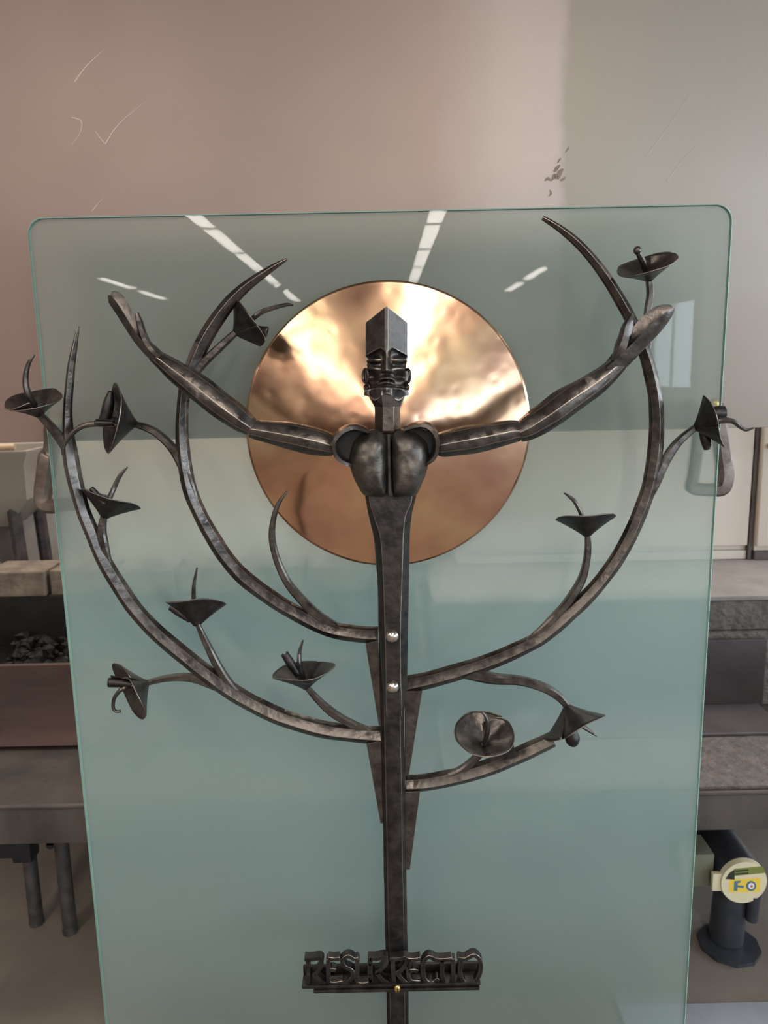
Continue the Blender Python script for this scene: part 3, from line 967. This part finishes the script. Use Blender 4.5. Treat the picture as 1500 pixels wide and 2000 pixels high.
for s in (-1, 1):
    for cu, cv, ru, rv, w in ((41, 734, 5, 13, 5.5), (38, 757, 5, 7, 4)):
        pts = []
        for i in range(13):
            q = 2 * math.pi * i / 12
            pts.append((HC + s * cu + ru * math.cos(q), cv + rv * math.sin(q), w, -0.006 * s * math.cos(q) * s))
        bm = bmesh.new(); sweep3(bm, px_path(pts, YHD - 0.004, 3), circle(8))
        pc = P(HC + s * cu, cv, YHD + 0.009); ks = scale_at(HC, cv, YHD)
        bmesh.ops.create_uvsphere(bm, u_segments=16, v_segments=10, radius=1.0, matrix=Matrix.Translation(pc) @ Matrix.Diagonal((ru * ks, 0.006, rv * ks, 1)))
        link('ear' if cv < 750 else 'jaw_curl', bm, M['iron'], head, 50)
# underside collar between beard and neck
bm = bmesh.new()
r0 = [P(HC + x, v_, y) for x, v_, y in ((-40, 764, 1.354), (-34, 766, 1.328), (-12, 758, 1.314), (12, 758, 1.314), (34, 766, 1.328), (40, 764, 1.354))]
r1 = [P(757 + x, 794, y) for x, y in ((-26, 1.351), (-25, 1.333), (-9, 1.311), (13, 1.311), (25, 1.330), (26, 1.351))]
a_ = [bm.verts.new(p) for p in r0]; b_ = [bm.verts.new(p) for p in r1]
for i in range(6): bm.faces.new((a_[i], a_[(i + 1) % 6], b_[(i + 1) % 6], b_[i]))
bm.faces.new(a_[::-1]); bm.faces.new(b_)
link('throat', bm, M['iron_dark'], head, 30)


# branches (each bar with its tapered foot lying along the post)
BAR = [(1, .35), (.72, -.42), (-.12, -1.0), (-.88, -.45), (-1, .35), (-.5, 1), (.5, 1)]


def branch(path, foot, flip=False):
    bm = bmesh.new()
    sweep3(bm, px_path(path, YB_, 6), [(-a, b_) for a, b_ in BAR][::-1] if flip else BAR, 0.07)
    prism(bm, foot, YB_ - 0.014, YB_ + 0.014)
    return link('branch', bm, M['iron'], S, 28, arris=0.0004)


branch([(748, 1437, 34), (700, 1434, 33), (650, 1428, 33), (600, 1417, 33), (533, 1394, 33), (467, 1360, 33), (410, 1321, 33), (342, 1267, 32), (297, 1227, 31), (256, 1180, 30),
        (225, 1133, 29), (200, 1090, 28), (181, 1045, 27), (163, 1000, 27), (150, 955, 28), (141, 915, 30), (136, 880, 28), (133, 845, 21), (132, 800, 17), (138, 725, 15), (145, 680, 11), (153, 637, 5)],
       [(716, 1446), (748, 1440), (750, 1600), (743, 1600)])
branch([(738, 1241, 33), (692, 1238, 32), (637, 1227, 31), (582, 1200, 31), (537, 1174, 31), (478, 1130, 31), (440, 1088, 30), (411, 1043, 29), (388, 1000, 28), (371, 958, 28),
        (360, 905, 27), (355, 845, 25), (357, 785, 23), (365, 745, 27), (380, 705, 31), (402, 657, 30), (438, 603, 27), (478, 561, 21), (530, 524, 13), (561, 506, 5)],
       [(714, 1252), (738, 1246), (746, 1411), (740, 1411)])
branch([(791, 1338, 33), (840, 1328, 33), (900, 1311, 32), (960, 1291, 31), (1020, 1265, 30), (1063, 1241, 29), (1133, 1180, 29), (1186, 1120, 28), (1224, 1060, 28), (1251, 1000, 28),
        (1268, 950, 28), (1279, 890, 29), (1283, 835, 28), (1281, 783, 27), (1272, 733, 26), (1258, 685, 24), (1237, 634, 23), (1210, 583, 22), (1178, 533, 20), (1139, 485, 17), (1099, 450, 14), (1060, 425, 9)],
       [(791, 1345), (824, 1344), (798, 1508), (791, 1508)], True)
branch([(792, 1531, 31), (830, 1529, 32), (870, 1522, 32), (930, 1507, 32), (990, 1485, 32), (1050, 1458, 31), (1079, 1444, 30)],
       [(791, 1540), (820, 1538), (800, 1690), (793, 1690)], True)


def rod(name, path, parent=S, sec=None, dyoff=0.0, jit=0.08, material=None):
    bm = bmesh.new()
    sweep3(bm, px_path(path, YB_ + dyoff, 7), sec or octagon(0.6), jit)
    return link(name, bm, material or M['iron'], parent, 28)


stems = [
    [(148, 925, 12), (136, 888, 17), (112, 848, 17), (76, 808, 13)],
    [(213, 1098, 10), (203, 1062, 16), (199, 1036, 15), (203, 1008, 11)],
    [(492, 1372, 10), (455, 1344, 16), (428, 1305, 15), (404, 1258, 13), (386, 1219, 9)],
    [(460, 1358, 12), (415, 1337, 17), (370, 1323, 15), (325, 1325, 12), (286, 1334, 10)],
    [(738, 1432, 10), (700, 1420, 15), (655, 1396, 15), (625, 1370, 13), (598, 1341, 10)],
    [(385, 985, 12), (366, 930, 18), (342, 882, 17), (314, 852, 15), (290, 837, 14), (262, 828, 12)],
    [(374, 742, 12), (395, 712, 16), (428, 679, 15), (460, 650, 12)],
    [(1262, 690, 12), (1266, 655, 14), (1265, 610, 13), (1270, 575, 13), (1268, 546, 13)],
    [(1264, 978, 12), (1280, 942, 18), (1302, 895, 17), (1325, 863, 15), (1357, 835, 11)],
    [(1030, 1252, 10), (1066, 1222, 14), (1097, 1190, 16), (1120, 1160, 16), (1136, 1132, 15), (1145, 1100, 13), (1148, 1070, 12), (1147, 1044, 10)],
    [(885, 1314, 14), (925, 1316, 24), (965, 1325, 20), (1015, 1329, 17), (1060, 1342, 17), (1090, 1360, 16), (1108, 1380, 12)],
    [(840, 1526, 10), (885, 1513, 17), (912, 1497, 16), (940, 1470, 12, -.006)],
]
for s_ in stems: rod('stem', s_)
rod('thorn', [(655, 1222, 14), (622, 1203, 18), (590, 1172, 17), (560, 1135, 15), (540, 1090, 13), (531, 1040, 12), (541, 990, 9), (562, 958, 3)])


# flowers
def flower(apex, ang, tilt, Rp, Hp, pistil, bright=False, seam=1.2, wave=0.06, lift=0.10, lift_at=0.0, seed=0, dy=0.0, ball=False, inset=0.45, pw=None):
    u, v_ = apex
    Y = YB_ + dy
    A = P(u, v_, Y)
    s = scale_at(u, v_, Y)
    toward = (EYE - A).normalized()
    up = (CU - toward * CU.dot(toward)).normalized()
    rt = up.cross(toward).normalized()
    a = R(ang); tl = R(tilt)
    inpl = up * math.cos(a) + rt * math.sin(a)
    ax = (inpl * math.cos(tl) + toward * math.sin(tl)).normalized()
    e1 = (toward - ax * toward.dot(ax)).normalized()
    e2 = ax.cross(e1)
    Rm, Hm = Rp * s, Hp * s
    bm = bmesh.new()
    NP, NT = 56, 12
    rows = []
    span = 2 * math.pi + 0.75
    for i in range(NP + 1):
        ph = seam + span * i / NP
        over = sstep(2 * math.pi - 0.35, span, span * i / NP)      # last piece winds inside the first
        wob = 1 + wave * (math.sin(2 * ph + seed) * 0.6 + math.sin(5 * ph + seed * 2.3) * 0.3 + math.sin(9 * ph + seed) * 0.12)
        hh = Hm * (1 + lift * math.cos(ph - lift_at) + wave * 0.8 * math.sin(3 * ph + seed * 1.7))
        col = []
        for j in range(NT + 1):
            t = j / NT
            r_ = (Rm * wob * (t ** 1.08)) * (1 - inset * over * t) + 0.0045 * (1 - t)
            h_ = hh * (t - 0.10 * t * t) + 0.10 * Hm * t * over
            col.append(bm.verts.new(A + ax * h_ + (e1 * math.cos(ph) + e2 * math.sin(ph)) * r_))
        rows.append(col)
    for i in range(NP):
        for j in range(NT):
            bm.faces.new((rows[i][j], rows[i + 1][j], rows[i + 1][j + 1], rows[i][j + 1]))
    o = link('flower', bm, [M['iron'] if bright else M['iron_dark'], M['worn']], S, 60)
    sm = o.modifiers.new('thickness', 'SOLIDIFY'); sm.thickness = 0.0016; sm.offset = 0; sm.material_offset_rim = 1
    bm = bmesh.new()
    pp = [(A + ax * 0.002, 0.0035)] + [(q[0], q[1]) for q in px_path(pistil, Y, 6)]
    pp = [pp[0]] + pp[1:]
    sweep3(bm, pp, circle(8), 0.08)
    if ball:
        bmesh.ops.create_uvsphere(bm, u_segments=12, v_segments=8, radius=pp[-1][1] * 1.35, matrix=Matrix.Translation(pp[-1][0]))
    link('pistil', bm, M['iron'], o, 40)
    return o


fl = {}
fl['a1'] = flower((76, 813), -17, 23, 54, 40, [(66, 788, 12, -.02), (54, 766, 14, -.03), (50, 740, 12, -.03), (55, 712, 9, -.03), (67, 693, 4, -.03)], seam=-1.0, wave=.07, seed=1, inset=.4, bright=True)
fl['a2'] = flower((266, 828), -78, 12, 70, 52, [(220, 832, 11, -.03), (190, 828, 11, -.035), (160, 833, 10, -.035), (138, 850, 9, -.035), (125, 870, 8, -.035), (123, 888, 6, -.035)],
                  seam=2.4, wave=.05, seed=2, lift=.12, lift_at=1.5, inset=.55)
fl['a3'] = flower((203, 1012), 19, 3, 58, 44, [(213, 975, 11, .01), (224, 950, 10, .02), (235, 928, 8, .02), (249, 912, 3, .02)], seam=-0.9, wave=.07, seed=3, lift=.10, lift_at=0.4)
fl['a4'] = flower((384, 1223), 1, -3, 56, 50, [(380, 1185, 9), (378, 1165, 9), (379, 1140, 7), (385, 1108, 3)], seam=-1.3, wave=.08, seed=4, lift=.05)
fl['a5'] = flower((289, 1333), -112, 10, 58, 42, [(255, 1340, 9, -.01), (238, 1346, 9, -.02), (224, 1362, 8, -.02), (221, 1380, 7, -.02), (226, 1389, 6, -.02), (235, 1389, 6, -.02)], seam=0.4, wave=.08, seed=5,
                  lift=.16, lift_at=2.2, inset=.5, bright=True)
fl['a6'] = flower((598, 1345), -9, 21, 61, 42, [(590, 1318, 12, -.01), (585, 1296, 10, -.015), (585, 1275, 8, -.01), (592, 1250, 3, -.01)], seam=2.6, wave=.07, seed=6)
fl['b2'] = flower((458, 651), 55, -9, 50, 38, [(490, 625, 10), (510, 610, 10), (535, 601, 9), (560, 595, 7), (573, 596, 4)], seam=0.2, wave=.09, seed=7, lift=.12, lift_at=-.5)
fl['c1'] = flower((1268, 549), -8, 14, 59, 37, [(1262, 530, 13, -.01), (1257, 514, 13, -.02), (1250, 500, 12, -.025), (1245, 489, 12, -.028)], seam=2.2, wave=.06, seed=8, lift=.08, lift_at=2.8, ball=True, bright=True)
fl['c2'] = flower((1356, 836), 74, -7, 55, 42, [(1385, 826, 11), (1412, 821, 12), (1432, 823, 10), (1446, 834, 8), (1458, 840, 6), (1472, 836, 3)], seam=0.2, wave=.09, seed=9, lift=.10, lift_at=2.5)
fl['c3'] = flower((1147, 1048), -4, -2, 56, 42, [(1140, 1015, 10), (1132, 996, 9), (1122, 979, 8), (1112, 970, 6), (1102, 963, 3)], seam=-2.6, wave=.06, seed=10, lift=.04)
fl['c4'] = flower((1106, 1377), 157, -4, 60, 50, [(1125, 1408, 9), (1140, 1420, 9), (1152, 1428, 7), (1166, 1438, 3)], seam=0.6, wave=.08, seed=11, lift=.10, lift_at=1.2)
fl['d1'] = flower((945, 1453), 3, 54, 57, 38, [(946, 1452, 10, -.02), (951, 1435, 10, -.03), (953, 1415, 9, -.035), (949, 1400, 7, -.035), (942, 1391, 5, -.035)], seam=2.5, wave=.04, seed=12, inset=.5, dy=-.012, bright=True)


# rolled petal ends that some flowers show
def curl(fl_, pts, dyo, a0=200, w2=1.0):
    bm = bmesh.new()
    pp = px_path(pts, YB_ + dyo, 6)
    rings = []
    for i, (p, w) in enumerate(pp):
        t = (pp[min(i + 1, len(pp) - 1)][0] - pp[max(i - 1, 0)][0]).normalized()
        bb = (Vector((0, 1, 0)) - t * t.y).normalized(); nn = bb.cross(t)
        rings.append([bm.verts.new(p + (nn * math.cos(R(a0 + q)) + bb * math.sin(R(a0 + q))) * w * (1 - .25 * q / 300)) for q in range(0, 301, 20)])
    for A_, B_ in zip(rings[:-1], rings[1:]):
        for i in range(len(A_) - 1): bm.faces.new((A_[i], A_[i + 1], B_[i + 1], B_[i]))
    o = link('rolled_petal', bm, M['iron_dark'], fl_, 60)
    sm = o.modifiers.new('thickness', 'SOLIDIFY'); sm.thickness = 0.0018; sm.offset = 0


curl(fl['a2'], [(216, 764, 8), (212, 785, 22), (207, 808, 24), (200, 830, 22)], -.02, 60)
curl(fl['a2'], [(222, 826, 10), (204, 826, 14), (186, 826, 15)], -.034, 20)
curl(fl['a5'], [(258, 1336, 14), (236, 1333, 20), (213, 1331, 24)], -.01, 40)
curl(fl['a6'], [(583, 1318, 14), (570, 1298, 18), (556, 1276, 16)], -.01, 130)
curl(fl['b2'], [(488, 640, 14), (506, 646, 20), (521, 651, 28)], 0, 60)
curl(fl['b2'], [(468, 655, 8), (492, 664, 12), (511, 673, 10)], .01, 60)
curl(fl['c2'], [(1385, 815, 20), (1400, 808, 30), (1415, 806, 26)], .03, 100)
curl(fl['c2'], [(1372, 845, 16), (1378, 862, 22), (1380, 878, 12)], .01, 60)
curl(fl['c4'], [(1110, 1415, 16), (1114, 1432, 28), (1118, 1446, 32), (1122, 1454, 18)], -.02, 60)
curl(fl['a4'], [(372, 1212, 10), (352, 1196, 20), (333, 1184, 16)], .0, 30)
curl(fl['a3'], [(205, 985, 10), (190, 966, 12), (178, 953, 10)], -.03, 60)
bm = bmesh.new()
prism(bm, [(985, 1462), (1002, 1452), (1006, 1468), (1012, 1475), (1000, 1480), (980, 1478)], YB_ - 0.012, YB_ - 0.006)
link('leaf_tip', bm, M['iron_dark'], fl['d1'])

# rivets
for u, v_, r_ in ((766, 1243, 13), (767, 1342, 12.5)):
    p = P(u, v_, 1.317); rr_ = r_ * scale_at(u, v_, 1.317)
    bm = bmesh.new()
    bmesh.ops.create_uvsphere(bm, u_segments=24, v_segments=14, radius=rr_, matrix=Matrix.Translation(p) @ Matrix.Diagonal((1, .75, 1, 1)))
    o = link('rivet', bm, M['rivet'], S); o['label'] = 'polished round rivet head'

# copper disc: shallow cone, apex forward behind the chest
YD = 1.478
dc = P(758, 835, YD)
rd = 277 * scale_at(758, 835, YD)
bm = bmesh.new()
NA, NRr = 160, 60
cone_h = 0.042
rows = []
for j in range(1, NRr + 1):
    q = j / NRr
    rad_ = rd * q
    hgt = cone_h * (1 - math.sqrt(q * q + 0.012)) / (1 - math.sqrt(0.012)) + 0.0
    row = []
    for i in range(NA):
        th = 2 * math.pi * i / NA
        x, z = rad_ * math.cos(th), rad_ * math.sin(th)
        w = 0.0006 * noise.noise(Vector((x * 22, z * 22, 3))) + 0.0013 * noise.noise(Vector((x * 9, z * 9, 8)))
        row.append(bm.verts.new((dc.x + x, YD - max(hgt, 0) + w * min(1, 3 * (1 - q) + .15), dc.z + z)))
    rows.append(row)
cv = bm.verts.new((dc.x, YD - cone_h, dc.z))
for i in range(NA): bm.faces.new((cv, rows[0][i], rows[0][(i + 1) % NA]))
for A_, B_ in zip(rows[:-1], rows[1:]):
    for i in range(NA): bm.faces.new((A_[i], A_[(i + 1) % NA], B_[(i + 1) % NA], B_[i]))
disc = link('disc', bm, M['copper'], S, 80)
sm = disc.modifiers.new('thickness', 'SOLIDIFY'); sm.thickness = 0.002; sm.offset = -1
disc['label'] = 'hammered copper disc shaped as a shallow cone'

# lettered tray
YL = 1.325
tr0, tr1 = P(590, 1927, 1.318), P(938, 1921, 1.318)
bm = bmesh.new()
zz = (tr0.z + tr1.z) / 2
box(bm, (tr0.x, 1.312, zz), (tr1.x, 1.350, zz + 0.007), 0.002)
tray = link('name_tray', bm, M['iron_dark'], S)
bm = bmesh.new(); box(bm, (tr0.x, 1.343, zz + 0.0075), (tr1.x, 1.350, zz + 0.024), 0.002)
link('back_strip', bm, M['iron_dark'], tray)
bm = bmesh.new(); box(bm, (P(613, 1930, 1.32).x, 1.310, zz - 0.009), (tr1.x - .002, 1.346, zz - 0.002), 0.002)
link('lower_bar', bm, M['iron_dark'], tray)
sp = P(776, 1931, 1.31)
bm = bmesh.new()
bmesh.ops.create_uvsphere(bm, u_segments=20, v_segments=12, radius=8 * scale_at(776, 1931, 1.31), matrix=Matrix.Translation(sp) @ Matrix.Diagonal((.85, .7, 1.1, 1)))
o = link('screw', bm, M['brass'], tray); o['label'] = 'brass screw head'
bm = bmesh.new(); box(bm, sp + Vector((-.0008, -.0075, -.006)), sp + Vector((.0008, -.004, .006)))
link('screw_slot', bm, M['black_metal'], tray)
LET = [
    [[(150, 168), (152, 340)], [(126, 172), (180, 172), (235, 166), (246, 195), (225, 245), (188, 280)], [(190, 272), (225, 312), (270, 345)]],
    [[(288, 166), (330, 172), (372, 166)], [(290, 172), (292, 335)], [(295, 248), (318, 244), (342, 250)], [(292, 336), (345, 340), (392, 330)]],
    [[(475, 176), (430, 152), (388, 182), (405, 222), (455, 250), (462, 290), (435, 325)]],
    [[(484, 160), (494, 200), (486, 330)], [(484, 338), (530, 346), (582, 336)], [(578, 200), (582, 336)]],
    [[(580, 156), (590, 345)], [(575, 168), (630, 168), (685, 158), (695, 195), (660, 240), (620, 268)], [(625, 262), (665, 312), (715, 345)]],
    [[(738, 170), (748, 345)], [(718, 172), (775, 172), (826, 164), (836, 200), (800, 244), (765, 268)], [(768, 262), (805, 312), (845, 345)]],
    [[(838, 172), (885, 176), (932, 166)], [(858, 175), (846, 250), (862, 320), (930, 330)], [(852, 255), (885, 250), (912, 256)]],
    [[(1034, 178), (990, 156), (955, 190), (948, 250), (965, 315), (1010, 338), (1058, 305)]],
    [[(1008, 160), (1060, 178), (1150, 170)], [(1085, 178), (1082, 260), (1098, 340)]],
    [[(1158, 168), (1162, 345)]],
    [[(1190, 165), (1240, 172), (1305, 145), (1348, 190), (1345, 270), (1300, 338), (1235, 330), (1206, 265), (1215, 180)]],
]
for L_ in LET:
    bm = bmesh.new()
    for stx in L_:
        pts = [(560 + x / 3.571, 1820 + y / 3.571, 8.0) for x, y in stx]
        sweep3(bm, px_path(pts, YL, 5), RECT, depth=0.0085)
    o = link('letter', bm, M['iron_dark'], tray, 40, arris=0.0005)

# tidy helper property
for o in bpy.data.objects:
    if '_base' in o: del o['_base']
